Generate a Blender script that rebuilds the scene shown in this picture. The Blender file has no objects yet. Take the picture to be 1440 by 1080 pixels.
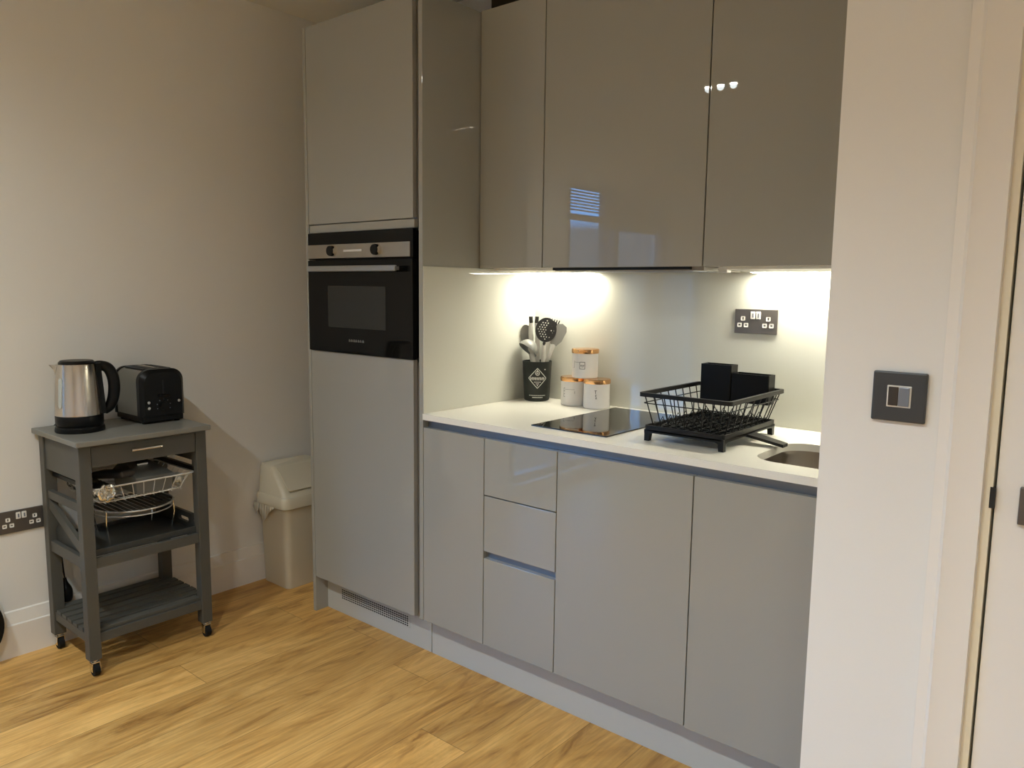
import bpy, bmesh, math, random
from mathutils import Vector, Matrix
rnd = random.Random(7)
S = bpy.context.scene
COL = S.collection
R = math.radians

# ------------------------------------------------------------------ materials
def mat(name, rgb, rough=.5, metal=0., spec=.5, coat=0., coat_rough=.03, emit=None, strength=0., bump=0., bscale=60., var=0.):
    m = bpy.data.materials.new(name); m.use_nodes = True
    nt = m.node_tree; b = nt.nodes['Principled BSDF']
    b.inputs['Base Color'].default_value = (*rgb, 1)
    b.inputs['Roughness'].default_value = rough
    b.inputs['Metallic'].default_value = metal
    b.inputs['Specular IOR Level'].default_value = spec
    b.inputs['Coat Weight'].default_value = coat
    b.inputs['Coat Roughness'].default_value = coat_rough
    if emit:
        b.inputs['Emission Color'].default_value = (*emit, 1)
        b.inputs['Emission Strength'].default_value = strength
    if bump or var:
        tc = nt.nodes.new('ShaderNodeTexCoord')
        n = nt.nodes.new('ShaderNodeTexNoise'); n.inputs['Scale'].default_value = bscale
        n.inputs['Detail'].default_value = 4
        nt.links.new(tc.outputs['Object'], n.inputs['Vector'])
        if bump:
            bp = nt.nodes.new('ShaderNodeBump'); bp.inputs['Strength'].default_value = bump
            bp.inputs['Distance'].default_value = .002
            nt.links.new(n.outputs['Fac'], bp.inputs['Height']); nt.links.new(bp.outputs['Normal'], b.inputs['Normal'])
        if var:
            mx = nt.nodes.new('ShaderNodeMix'); mx.data_type = 'RGBA'
            mx.inputs['A'].default_value = (*[c * (1 - var) for c in rgb], 1)
            mx.inputs['B'].default_value = (*[min(1, c * (1 + var)) for c in rgb], 1)
            nt.links.new(n.outputs['Fac'], mx.inputs['Factor']); nt.links.new(mx.outputs['Result'], b.inputs['Base Color'])
    return m

M = dict(
    wall=mat('wall_paint', (.75, .73, .69), .85, bump=.06, bscale=180),
    ceil=mat('ceiling_paint', (.72, .68, .62), .9),
    trim=mat('trim_paint', (.78, .74, .68), .45),
    lining=mat('door_lining_paint', (.80, .74, .60), .4),
    skirt=mat('skirting_paint', (.76, .72, .66), .5),
    cab=mat('gloss_cashmere_lacquer', (.330, .323, .292), .5, spec=.05, coat=1., coat_rough=.012),
    cabmatt=mat('carcass_board', (.33, .31, .28), .45),
    plinth=mat('plinth_board', (.47, .465, .425), .45, spec=.2),
    alu=mat('aluminium_painted_reflection', (.19, .212, .25), .32, metal=.55),  # blue tint paints the window's reflection into the metal
    quartz=mat('white_quartz', (.82, .80, .725), .22, var=.04, bscale=350),
    splash=mat('back_painted_glass', (.58, .58, .525), .5, spec=.05, coat=1., coat_rough=.02),
    blackglass=mat('black_glass', (.006, .006, .006), .04),
    ovenblack=mat('oven_black_glass', (.005, .005, .005), .06, spec=.16),
    ovenglass=mat('oven_window_glass', (.030, .031, .029), .12, spec=.2),
    black=mat('black_plastic', (.006, .006, .006), .30, spec=.16),
    matblack=mat('matt_black_coating', (.008, .008, .008), .42, spec=.22),
    steel=mat('brushed_steel', (.60, .55, .49), .21, metal=1.),
    toaststeel=mat('toaster_side_steel', (.27, .26, .23), .25, metal=1.),
    sinksteel=mat('sink_steel', (.24, .21, .18), .28, metal=1.),
    dullsteel=mat('dull_steel_strip', (.36, .325, .27), .4, metal=.75),
    handle=mat('oven_handle_steel', (.32, .32, .31), .42, metal=.6),
    chrome=mat('chrome', (.78, .76, .72), .12, metal=1.),
    wire=mat('chrome_wire', (.62, .61, .58), .3, metal=.55),
    foil=mat('crumpled_foil', (.80, .79, .76), .16, metal=1., bump=1., bscale=90),
    film=mat('shiny_wrap', (.66, .66, .62), .28, metal=.6, bump=.9, bscale=140),
    greywood=mat('grey_painted_wood', (.078, .075, .065), .42, var=.08, spec=.3, bscale=25),
    greytop=mat('grey_tabletop_paint', (.180, .173, .150), .40, var=.06, bscale=25),
    greydark=mat('dark_grey_tray_paint', (.035, .036, .033), .45),
    brown=mat('dark_brown_leatherette', (.035, .025, .018), .55),
    greyplastic=mat('grey_plastic', (.12, .12, .11), .45),
    grill=mat('grill_bars', (.10, .085, .07), .5, metal=.5),
    cream=mat('cream_plastic', (.62, .56, .43), .38),
    bag=mat('white_bag_film', (.72, .69, .60), .4),
    canister=mat('white_enamel', (.74, .71, .68), .28),
    copper=mat('copper_lid', (.82, .46, .21), .22, metal=1.),
    ink=mat('grey_print', (.10, .10, .10), .6),
    crock=mat('charcoal_ceramic', (.017, .020, .018), .42, spec=.3),
    whiteink=mat('white_print', (.62, .62, .58), .6),
    utgrey=mat('grey_nylon', (.17, .17, .16), .38),
    utlight=mat('light_grey_handle', (.50, .49, .46), .32),
    utdark=mat('black_nylon', (.014, .014, .014), .4),
    plate=mat('pewter_plate', (.13, .115, .105), .38, metal=.55),
    switchplate=mat('charcoal_plate', (.055, .058, .062), .42, metal=.3),
    white=mat('white_insert', (.80, .78, .74), .4),
    hole=mat('dark_hole', (.01, .01, .01), .7),
    rocker=mat('grey_rocker', (.20, .215, .25), .3, metal=.3),
    led=mat('led_diffuser', (.9, .88, .8), .5, emit=(1., .95, .77), strength=50.),
    bulb=mat('spot_bulb', (.9, .88, .8), .5, emit=(1., .90, .74), strength=160.),
    fitting=mat('white_fitting', (.75, .74, .70), .4),
    rubber=mat('black_rubber', (.008, .008, .008), .6, spec=.2),
    gauge=mat('water_gauge', (.42, .45, .44), .15),
    frame=mat('window_frame_paint', (.20, .21, .22), .5),
    slat=mat('blind_slat_grey', (.25, .27, .30), .5),
    fabric=mat('grey_blind_fabric', (.30, .32, .36), .8),
    gap_shade=mat('painted_gap_shade', (.022, .016, .011), .6, spec=.2),  # near-black colour painting the shade above the wall cabinets
    palerim=mat('pale_rim', (.65, .62, .56), .4),
)
# window glass: see-through with a faint reflection
def glass():
    m = bpy.data.materials.new('window_glass'); m.use_nodes = True; nt = m.node_tree
    nt.nodes.remove(nt.nodes['Principled BSDF'])
    t = nt.nodes.new('ShaderNodeBsdfTransparent'); g = nt.nodes.new('ShaderNodeBsdfGlossy'); g.inputs['Roughness'].default_value = .02
    x = nt.nodes.new('ShaderNodeMixShader')
    x.inputs[0].default_value = .06; nt.links.new(t.outputs[0], x.inputs[1]); nt.links.new(g.outputs[0], x.inputs[2])
    nt.links.new(x.outputs[0], nt.nodes['Material Output'].inputs[0])
    return m
M['glass'] = glass()

# oak plank floor
def floor_mat():
    m = bpy.data.materials.new('oak_planks'); m.use_nodes = True; nt = m.node_tree; L = nt.links
    b = nt.nodes['Principled BSDF']; N = nt.nodes.new
    tc = N('ShaderNodeTexCoord')
    sep = N('ShaderNodeSeparateXYZ'); L.new(tc.outputs['Object'], sep.inputs[0])
    def math_(op, a, bb=None, c=None):
        n = N('ShaderNodeMath'); n.operation = op
        for i, v in enumerate((a, bb, c)):
            if v is None: continue
            if isinstance(v, (int, float)): n.inputs[i].default_value = v
            else: L.new(v, n.inputs[i])
        return n.outputs[0]
    W, LEN = .19, 1.25
    xr = math_('DIVIDE', math_('ADD', sep.outputs['X'], .79 + W * 20), W)
    row = math_('FLOOR', xr); fx = math_('FRACT', xr)
    wn = N('ShaderNodeTexWhiteNoise'); wn.noise_dimensions = '1D'; L.new(row, wn.inputs['W'])
    yr = math_('ADD', math_('DIVIDE', sep.outputs['Y'], LEN), math_('MULTIPLY_ADD', wn.outputs['Value'], 3.0, 20.0))
    pl = math_('FLOOR', yr); fy = math_('FRACT', yr)
    seed = math_('ADD', math_('MULTIPLY', row, 7.31), math_('MULTIPLY', pl, 3.77))
    wn2 = N('ShaderNodeTexWhiteNoise'); wn2.noise_dimensions = '1D'; L.new(seed, wn2.inputs['W'])
    # grain stretched along the plank
    cmb = N('ShaderNodeCombineXYZ')
    L.new(math_('ADD', math_('MULTIPLY', sep.outputs['X'], 8.), math_('MULTIPLY', wn2.outputs['Value'], 40.)), cmb.inputs[0])
    L.new(math_('MULTIPLY', sep.outputs['Y'], 1.5), cmb.inputs[1]); L.new(seed, cmb.inputs[2])
    n1 = N('ShaderNodeTexNoise'); n1.inputs['Scale'].default_value = 1.5; n1.inputs['Detail'].default_value = 7
    n1.inputs['Roughness'].default_value = .62; n1.inputs['Distortion'].default_value = 1.4
    L.new(cmb.outputs[0], n1.inputs['Vector'])
    cm2 = N('ShaderNodeCombineXYZ')
    L.new(math_('MULTIPLY', sep.outputs['X'], 120.), cm2.inputs[0]); L.new(math_('MULTIPLY', sep.outputs['Y'], 5.), cm2.inputs[1]); L.new(seed, cm2.inputs[2])
    n2 = N('ShaderNodeTexNoise'); n2.inputs['Scale'].default_value = 1.; n2.inputs['Detail'].default_value = 3
    L.new(cm2.outputs[0], n2.inputs['Vector'])
    ramp = N('ShaderNodeValToRGB'); e = ramp.color_ramp.elements
    e[0].position = .30; e[0].color = (.335, .158, .040, 1); e[1].position = .66; e[1].color = (.74, .43, .135, 1)
    k = e.new(.45); k.color = (.58, .312, .086, 1)
    L.new(n1.outputs['Fac'], ramp.inputs[0])
    tone = math_('ADD', math_('MULTIPLY_ADD', wn2.outputs['Value'], .26, .82), math_('MULTIPLY_ADD', n2.outputs['Fac'], .62, -.31))
    gx = math_('LESS_THAN', math_('MINIMUM', fx, math_('SUBTRACT', 1., fx)), .0055)
    gy = math_('LESS_THAN', math_('MINIMUM', fy, math_('SUBTRACT', 1., fy)), .0010)
    gap = math_('MAXIMUM', gx, gy)
    tone = math_('MULTIPLY', tone, math_('MULTIPLY_ADD', gap, -.45, 1.))
    mul = N('ShaderNodeVectorMath'); mul.operation = 'SCALE'; L.new(ramp.outputs[0], mul.inputs[0]); L.new(tone, mul.inputs['Scale'])
    L.new(mul.outputs[0], b.inputs['Base Color'])
    b.inputs['Roughness'].default_value = .42; b.inputs['Specular IOR Level'].default_value = .35
    bp = N('ShaderNodeBump'); bp.inputs['Strength'].default_value = .12; bp.inputs['Distance'].default_value = .001
    L.new(n2.outputs['Fac'], bp.inputs['Height']); L.new(bp.outputs['Normal'], b.inputs['Normal'])
    return m
M['floor'] = floor_mat()

# ------------------------------------------------------------------ mesh helpers
class B:
    def __init__(self): self.bm = bmesh.new(); self.curved = False
    def box(self, x0, x1, y0, y1, z0, z1, bev=0., seg=2, rot=None):
        c = Vector(((x0 + x1) / 2, (y0 + y1) / 2, (z0 + z1) / 2))
        mx = Matrix.Translation(c)
        if rot: mx = mx @ rot.to_4x4()
        mx = mx @ Matrix.Diagonal((abs(x1 - x0), abs(y1 - y0), abs(z1 - z0), 1))
        r = bmesh.ops.create_cube(self.bm, size=1, matrix=mx)
        if bev:
            es = list({e for v in r['verts'] for e in v.link_edges})
            bmesh.ops.bevel(self.bm, geom=es, offset=bev, segments=seg, profile=.5, affect='EDGES', clamp_overlap=True)
        return self
    def cyl(self, p0, p1, r0, r1=None, seg=20, caps=True):
        self.curved = True
        p0, p1 = Vector(p0), Vector(p1); r1 = r0 if r1 is None else r1
        d = p1 - p0; q = d.to_track_quat('Z', 'Y').to_matrix().to_4x4()
        bmesh.ops.create_cone(self.bm, cap_ends=caps, segments=seg, radius1=r0, radius2=r1, depth=d.length,
                              matrix=Matrix.Translation((p0 + p1) / 2) @ q)
        return self
    def tube(self, pts, r, seg=10, closed=False, sy=1., up=None, radii=None):
        self.curved = True
        pts = [Vector(p) for p in pts]; n = len(pts); rings = []
        ref = Vector(up) if up else None
        for i, p in enumerate(pts):
            if closed: t = pts[(i + 1) % n] - pts[i - 1]
            else: t = pts[min(i + 1, n - 1)] - pts[max(i - 1, 0)]
            t.normalize()
            if ref is None:
                ref = Vector((0, 0, 1)) if abs(t.z) < .9 else Vector((1, 0, 0))
            a = t.cross(ref); a.normalize(); b2 = a.cross(t)
            if not up: ref = b2.copy()
            rr = radii[i] if radii else r
            rings.append([self.bm.verts.new(p + (a * math.cos(2 * math.pi * k / seg) * sy + b2 * math.sin(2 * math.pi * k / seg)) * rr) for k in range(seg)])
        for i in range(n if closed else n - 1):
            A, C = rings[i], rings[(i + 1) % n]
            for k in range(seg):
                self.bm.faces.new((A[k], A[(k + 1) % seg], C[(k + 1) % seg], C[k]))
        if not closed:
            self.bm.faces.new(rings[0][::-1]); self.bm.faces.new(rings[-1])
        return self
    def lathe(self, prof, c=(0, 0, 0), seg=40, mtx=None, jitter=None):
        self.curved = True
        rings = []
        mtx = mtx or Matrix.Translation(Vector(c))
        for r, z in prof:
            if r < 1e-6: rings.append([self.bm.verts.new(mtx @ Vector((0, 0, z)))])
            else:
                rings.append([self.bm.verts.new(mtx @ Vector(((r + (jitter() if jitter else 0)) * math.cos(2 * math.pi * k / seg), (r + (jitter() if jitter else 0)) * math.sin(2 * math.pi * k / seg), z))) for k in range(seg)])
        for A, C in zip(rings, rings[1:]):
            for k in range(seg):
                j = (k + 1) % seg
                if len(A) == 1 and len(C) == 1: continue
                if len(A) == 1: self.bm.faces.new((A[0], C[j], C[k]))
                elif len(C) == 1: self.bm.faces.new((A[k], A[j], C[0]))
                else: self.bm.faces.new((A[k], A[j], C[j], C[k]))
        return self
    def loft(self, loops, cap0=True, cap1=True):
        self.curved = True
        rs = [[self.bm.verts.new(Vector(p)) for p in l] for l in loops]
        n = len(rs[0])
        for A, C in zip(rs, rs[1:]):
            for k in range(n): self.bm.faces.new((A[k], A[(k + 1) % n], C[(k + 1) % n], C[k]))
        if cap0: self.bm.faces.new(rs[0][::-1])
        if cap1: self.bm.faces.new(rs[-1])
        return self
    def plate(self, outer, holes, o, u, v, th):
        """flat plate with holes: 2-D loops in the frame (o,u,v), thickness th along u x v"""
        o, u, v = Vector(o), Vector(u), Vector(v); w = u.cross(v).normalized()
        t = bmesh.new(); es = []
        for lp in [outer] + list(holes):
            vs = [t.verts.new(o + u * a + v * b2) for a, b2 in lp]
            es += [t.edges.new((vs[i], vs[(i + 1) % len(vs)])) for i in range(len(vs))]
        bmesh.ops.triangle_fill(t, use_beauty=True, use_dissolve=False, edges=es, normal=w)
        fs = list(t.faces)
        ex = bmesh.ops.extrude_face_region(t, geom=fs)
        bmesh.ops.translate(t, vec=w * th, verts=[g for g in ex['geom'] if isinstance(g, bmesh.types.BMVert)])
        bmesh.ops.recalc_face_normals(t, faces=t.faces)
        me = bpy.data.meshes.new('tmp'); t.to_mesh(me); t.free(); self.bm.from_mesh(me); bpy.data.meshes.remove(me)
        return self
    def quad(self, *ps):
        self.bm.faces.new([self.bm.verts.new(Vector(p)) for p in ps]); return self

def rrect(x0, x1, y0, y1, r, n=6):
    out = []
    for cx, cy, a in ((x1 - r, y1 - r, 0), (x0 + r, y1 - r, 90), (x0 + r, y0 + r, 180), (x1 - r, y0 + r, 270)):
        out += [(cx + r * math.cos(R(a + 90 * i / n)), cy + r * math.sin(R(a + 90 * i / n))) for i in range(n + 1)]
    return out
def circ(cx, cy, r, n=16, ry=None):
    return [(cx + r * math.cos(2 * math.pi * i / n), cy + (ry or r) * math.sin(2 * math.pi * i / n)) for i in range(n)]
def bez(pts, n=8):
    """Catmull-Rom through the points"""
    P = [Vector(p) for p in pts]; P = [P[0]] + P + [P[-1]]; out = []
    for i in range(1, len(P) - 2):
        for k in range(n):
            t = k / n; a, b, c, d = P[i - 1:i + 3]
            out.append(.5 * ((2 * b) + (c - a) * t + (2 * a - 5 * b + 4 * c - d) * t * t + (3 * b - a - 3 * c + d) * t ** 3))
    out.append(P[-2]); return out

ORG = {}
def obj(name, b, m, parent=None, org=None, label=None, ang=None, recalc=True):
    """one mesh object; coordinates are world ones, the origin is the thing's base"""
    if recalc: bmesh.ops.recalc_face_normals(b.bm, faces=b.bm.faces)
    if ang is None: ang = 38 if b.curved else 12
    o3 = Vector(ORG[parent]) if parent else Vector(org or (0, 0, 0))
    bmesh.ops.translate(b.bm, vec=-o3, verts=b.bm.verts)
    me = bpy.data.meshes.new(name); b.bm.to_mesh(me); b.bm.free()
    me.materials.append(M[m])
    me.polygons.foreach_set('use_smooth', [True] * len(me.polygons)); me.set_sharp_from_angle(angle=R(ang))
    o = bpy.data.objects.new(name, me); COL.objects.link(o)
    if parent: o.parent = parent
    else: o.location = o3
    ORG[o] = tuple(o3)
    if label: o['label'] = label
    return o
def tag(o, label, cat, group=None):
    o['label'] = label; o['category'] = cat
    if group: o['group'] = group
    return o
def thing(name, loc, label, cat, group=None):
    o = bpy.data.objects.new(name, None); COL.objects.link(o); o.location = loc; o.empty_display_size = .1
    ORG[o] = tuple(loc); return tag(o, label, cat, group)
def struct(name, b, m, **k):
    o = obj(name, b, m, **k); o['kind'] = 'structure'; return o
def box(*a, **k): return B().box(*a, **k)

# ------------------------------------------------------------------ room
WL, YB, ZC = -1.509, .640, 2.58
YP = -.38                      # face of the partition on the right
XR, YF = 2.9, -4.6
struct('floor', box(WL - .2, XR + .2, YF - .2, YB + .2, -.05, 0), 'floor')
struct('ceiling', box(WL - .2, XR + .2, YF - .2, YB + .2, ZC, ZC + .1), 'ceil')
struct('wall_back', box(WL - .2, XR + .2, YB, YB + .2, 0, ZC), 'wall')
struct('wall_front', box(WL - .2, XR + .2, YF - .2, YF, 0, ZC), 'wall')
wy0, wy1, wz0, wz1 = -3.32, -1.85, .08, 2.10
wl = B().box(WL - .2, WL, wy1, YB, 0, ZC).box(WL - .2, WL, YF, wy0, 0, ZC).box(WL - .2, WL, wy0, wy1, wz1, ZC).box(WL - .2, WL, wy0, wy1, 0, wz0)
struct('wall_left', wl, 'wall')
struct('wall_far_right', box(XR, XR + .2, YF, YP, 0, ZC), 'wall')
DX0, DX1, DZ = 1.4235, 2.27, 2.06   # door lining opening
wr = B().box(1.148, DX0, YP, YP + .10, 0, ZC, bev=0).box(DX1 + .0, XR + .2, YP, YP + .10, 0, ZC).box(DX0, DX1, YP, YP + .10, DZ, ZC).box(1.148, 1.26, YP + .10, YB, 0, ZC)
struct('wall_right', wr, 'wall')
# skirting on the left wall: plain board with a chamfered top
def skirt_loop(y): return [(WL, y, 0), (WL + .018, y, 0), (WL + .018, y, .120), (WL + .014, y, .124), (WL + .006, y, .168), (WL, y, .172)]
struct('baseboard_left', B().loft([skirt_loop(wy1), skirt_loop(YB)]), 'skirt', ang=25)
struct('baseboard_right', B().box(1.148, 1.345, YP - .018, YP, 0, .16, bev=.003), 'skirt')
# architrave, lining and door
arch = B()
for x0, x1 in ((1.347, 1.424), (DX1, DX1 + .077)):
    s = 1 if x0 < 2 else -1
    xs = [1.347, 1.349, 1.366, 1.372, 1.381, 1.422, 1.424]; ys = [0, .012, .014, .020, .017, .015, 0]
    if s < 0: xs = [DX1 + .077 - (x - 1.347) for x in xs]
    prof = [(x, YP - y) for x, y in zip(xs, ys)]
    arch.loft([[(x, y, 0) for x, y in prof], [(x, y, DZ + .07) for x, y in prof]])
arch.box(1.347, DX1 + .077, YP - .015, YP, DZ, DZ + .075, bev=.003)
struct('trim_1', arch, 'trim', ang=20)
lin = B().box(DX0, DX0 + .0125, YP - .004, YP + .10, 0, DZ).box(DX0 + .0125, DX0 + .03, YP + .048, YP + .10, 0, DZ)
lin.box(DX1 - .0125, DX1, YP - .004, YP + .10, 0, DZ).box(DX1 - .03, DX1 - .0125, YP + .048, YP + .10, 0, DZ).box(DX0, DX1, YP - .004, YP + .10, DZ - .0125, DZ).box(DX0, DX1, YP + .048, YP + .10, DZ - .03, DZ - .0125)
struct('trim_2', lin, 'lining')
struct('trim_3', box(DX0 + .009, DX0 + .0165, YP - .0055, YP + .002, 1.011, 1.047), 'hole', org=(1.436, YP, 1.03))
door = struct('door_1', box(1.4400, DX1 - .016, YP + .002, YP + .046, .006, DZ - .016, bev=.0015), 'trim', org=(1.44, YP, 0))
pl = obj('handle_plate', box(1.4745, 1.536, YP - .007, YP + .002, .991, 1.054, bev=.0015), 'plate', door)
obj('door_handle', B().tube(bez([(1.505, YP - .004, 1.022), (1.505, YP - .045, 1.022), (1.52, YP - .055, 1.022), (1.63, YP - .055, 1.022)]), .0085), 'plate', door)
# tall window in the left wall, beyond the frame: it is mirrored by the gloss doors and the glass splashback
wf = struct('window_1', B().box(WL - .13, WL - .06, wy0, wy0 + .06, wz0, wz1).box(WL - .13, WL - .06, -1.975, wy1, wz0, wz1).box(WL - .13, WL - .06, wy0, wy1, wz1 - .03, wz1).box(WL - .13, WL - .06, wy0, wy1, wz0, wz0 + .05).box(WL - .13, WL - .06, -2.60, -2.565, wz0, wz1).box(WL - .13, WL - .06, -2.455, -2.430, wz0, wz1).box(WL - .13, WL - .06, wy0, wy1, 1.850, 1.886), 'frame', org=(WL, -2.4, wz0))
obj('pane', box(WL - .104, WL - .098, wy0, wy1, wz0, wz1), 'glass', wf)
bl = thing('window_blind', (WL - .04, -2.13, wz1), 'white slatted venetian blind pulled up in the tall window', 'blind')
obj('head_rail', box(WL - .055, WL - .015, -2.30, -1.90, 2.072, 2.098), 'slat', bl)
for k in range(8):
    zz = 1.905 + k * .021
    obj('blind_slat', box(WL - .052, WL - .022, -2.30, -1.90, zz, zz + .0060), 'slat', bl)
rb_ = obj('roller_blind', box(WL - .056, WL - .053, -3.31, -2.395, 1.80, 2.098), 'fabric', org=(WL - .05, -2.84, 2.09))
tag(rb_, 'grey roller blind half lowered over the far part of the tall window', 'blind')

# ------------------------------------------------------------------ kitchen units
XA, XB, XC = -1.025, -.400, -.3515
ZD0, ZD1, ZU0, ZU1 = .154, .872, 1.4396, 2.354
CT0, CT1 = .8998, .9213
DB, UY = .622, .2888
bv = .0012
tall = thing('tall_cabinet', (-.70, .3, 0), 'full height gloss grey cabinet housing the black oven', 'cabinet')
obj('end_panel', box(XA, XA + .018, 0, YB - .002, 0, ZU1, bev=bv), 'cab', tall)
obj('end_panel', box(-.371, XC - .0005, 0, YB - .002, ZD0 - .002, ZU1, bev=bv), 'cab', tall)
obj('carcass', B().box(XA + .0185, -.3995, .024, .040, .145, 1.085).box(XA + .0185, -.372, .036, DB, .145, .163).box(XA + .0185, -.372, DB - .012, DB, .145, ZU1).box(XA + .0185, -.372, .030, DB, ZU1 - .02, ZU1 - .001).box(XA + .0185, -.3995, .024, .040, 1.60, ZU1 - .02)
    .box(-.3995, -.3715, .034, .05, .145, ZU1 - .02).box(XA + .0185, -.372, .03, DB, 1.084, 1.100), 'cabmatt', tall)
lo = obj('door', box(XA + .0205, XB, 0, .020, ZD0, 1.109, bev=bv), 'cab', tall)
up = obj('door', box(XA + .0205, XB, 0, .020, 1.6065, ZU1, bev=bv), 'cab', tall)
obj('filler_rail', box(XA + .0205, XB + .003, .004, .022, 1.573, 1.6035, bev=bv), 'cab', tall)

# oven in its housing
ov = thing('built_in_oven', (-.70, 0, 1.11), 'black glass built-in oven with a steel control strip', 'oven')
ox0, ox1 = XA + .0205, -.3945
obj('body', box(ox0 + .02, ox1 - .02, .012, .50, 1.114, 1.566), 'black', ov)
obj('fascia', box(ox0, ox1, -.006, .012, 1.4705, 1.571, bev=.001), 'ovenblack', ov)
obj('control_panel', box(ox0 + .001, -.408, -.0085, -.0055, 1.4735, 1.5255, bev=.0008), 'dullsteel', ov, label='dull steel control strip')
for x in (-.838, -.578):
    k = obj('control_knob', B().cyl((x, -.008, 1.5005), (x, -.026, 1.5005), .0205, .0200, 28), 'chrome', ov)
    obj('knob_cap', B().cyl((x, -.0258, 1.5005), (x, -.0295, 1.5005), .0200, .0185, 28), 'black', k)
obj('display', box(-.775, -.668, -.0105, -.0084, 1.4965, 1.5045), 'palerim', ov)
od = obj('oven_door', box(ox0, ox1, -.008, .012, 1.111, 1.4655, bev=.001), 'ovenblack', ov)
obj('oven_window', box(-.877, -.537, -.0092, -.0075, 1.208, 1.368, bev=.0005), 'ovenglass', od)
obj('oven_handle', B().box(-.955, -.446, -.046, -.034, 1.4215, 1.4430, bev=.003).box(-.940, -.920, -.036, -.007, 1.426, 1.439).box(-.484, -.464, -.036, -.007, 1.426, 1.439), 'handle', od, label='grey steel bar handle')

# text helper: font outlines turned into a thin mesh
def text_bm(txt, size, place, th=.0004):
    cu = bpy.data.curves.new('t', 'FONT'); cu.body = txt; cu.size = size; cu.align_x = 'CENTER'; cu.align_y = 'CENTER'; cu.resolution_u = 3
    o = bpy.data.objects.new('t', cu); COL.objects.link(o)
    dg = bpy.context.evaluated_depsgraph_get(); dg.update()
    me = bpy.data.meshes.new_from_object(o.evaluated_get(dg))
    COL.objects.unlink(o); bpy.data.objects.remove(o); bpy.data.curves.remove(cu)
    b = B(); b.bm.from_mesh(me); bpy.data.meshes.remove(me)
    fs = list(b.bm.faces)
    if fs:
        ex = bmesh.ops.extrude_face_region(b.bm, geom=fs)
        bmesh.ops.translate(b.bm, vec=(0, 0, th), verts=[g for g in ex['geom'] if isinstance(g, bmesh.types.BMVert)])
    for v in b.bm.verts: v.co = place(v.co.x, v.co.y, v.co.z)
    return b
# the maker's mark on the oven is too blurred to read: a row of short grey strokes
mk = B()
for i, w in enumerate((.010, .009, .011, .009, .010, .009, .010)):
    x = -.752 + i * .0133; mk.box(x, x + w, -.0088, -.0078, 1.156, 1.163).box(x + .002, x + w - .003, -.0088, -.0078, 1.163, 1.166)
obj('maker_mark', mk, 'greyplastic', od)

# plinth
ph = thing('plinth', (.1, .06, 0), 'pale grey plinth board along the floor under the cabinets', 'plinth')
pz = .1525
obj('plinth_board', B().box(XA + .0185, -.372, .061, .076, 0, pz, bev=.0008), 'plinth', ph)
obj('plinth_board', B().box(-.368, 1.146, .0605, .0755, 0, pz, bev=.0008), 'plinth', ph)
gr = B()
for r_ in range(5):
    for c in range(34):
        x = -.907 + c * .0121; z = .0655 + r_ * .0088
        gr.box(x, x + .0088, .0585, .0600, z, z + .0050)
gp = obj('vent_grille', box(-.914, -.490, .0590, .0612, .060, .112, bev=.0006), 'plinth', ph)
sl = obj('vent_slots', gr, 'hole', gp); sl['kind'] = 'stuff'
bmesh_fix = None

def carcass(x0, x1, y0, y1, z0, z1, t=.016):
    b = B(); b.box(x0, x0 + t, y0, y1, z0, z1); b.box(x1 - t, x1, y0, y1, z0, z1)
    b.box(x0 + t, x1 - t, y0, y1, z0, z0 + t); b.box(x0 + t, x1 - t, y1 - .008, y1, z0 + t, z1)
    return b
def base(name, x0, x1, label, cat):
    t = thing(name, ((x0 + x1) / 2, .3, 0), label, cat)
    obj('carcass', carcass(x0, x1, .024, DB, ZD0 + .002, ZD1 - .012), 'cabmatt', t)
    return t
X1, X2, X3, X4 = -.0583, .2438, .7010, 1.145
g = .0016
t = base('base_cabinet', XC + .0005, X1, 'narrow gloss grey base cabinet beside the oven tower', 'cabinet')
obj('door', box(XC + .002, X1 - g, 0, .020, ZD0, ZD1, bev=bv), 'cab', t)
t = base('drawer_cabinet', X1 + .0005, X2, 'gloss grey base cabinet with three drawer fronts', 'cabinet')
for z0, z1 in ((.6805, ZD1), (.4860, .6770), (ZD0, .4610)):
    obj('drawer_front', box(X1 + g, X2 - g, 0, .020, z0, z1, bev=bv), 'cab', t)
ch = B().box(X1 + .003, X2 - .003, .0205, .0235, .452, .497)
obj('finger_channel', ch, 'alu', t, label='metal finger channel above the lowest drawer')
t = base('base_cabinet', X2 + .0005, X3, 'wide gloss grey base cabinet below the black dish rack', 'cabinet')
obj('door', box(X2 + g, X3 - g, 0, .020, ZD0, ZD1, bev=bv), 'cab', t)
t = base('base_cabinet', X3 + .0005, X4, 'gloss grey base cabinet under the sink next to the white partition', 'cabinet')
obj('door', box(X3 + g, X4 - g, 0, .020, ZD0 - .004, ZD1, bev=bv), 'cab', t)
# handle-less channel below the worktop
hr = obj('handle_channel', B().box(XC + .001, X4, .026, .029, .8625, CT0 - .0005).box(XC + .001, X4, .006, .0265, .8955, CT0 - .0005).box(XC + .001, X4, .0215, .026, .8625, .866), 'alu', org=(.4, .03, .88))
tag(hr, 'long metal finger channel with painted-in blue reflection under the worktop edge', 'channel')

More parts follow.
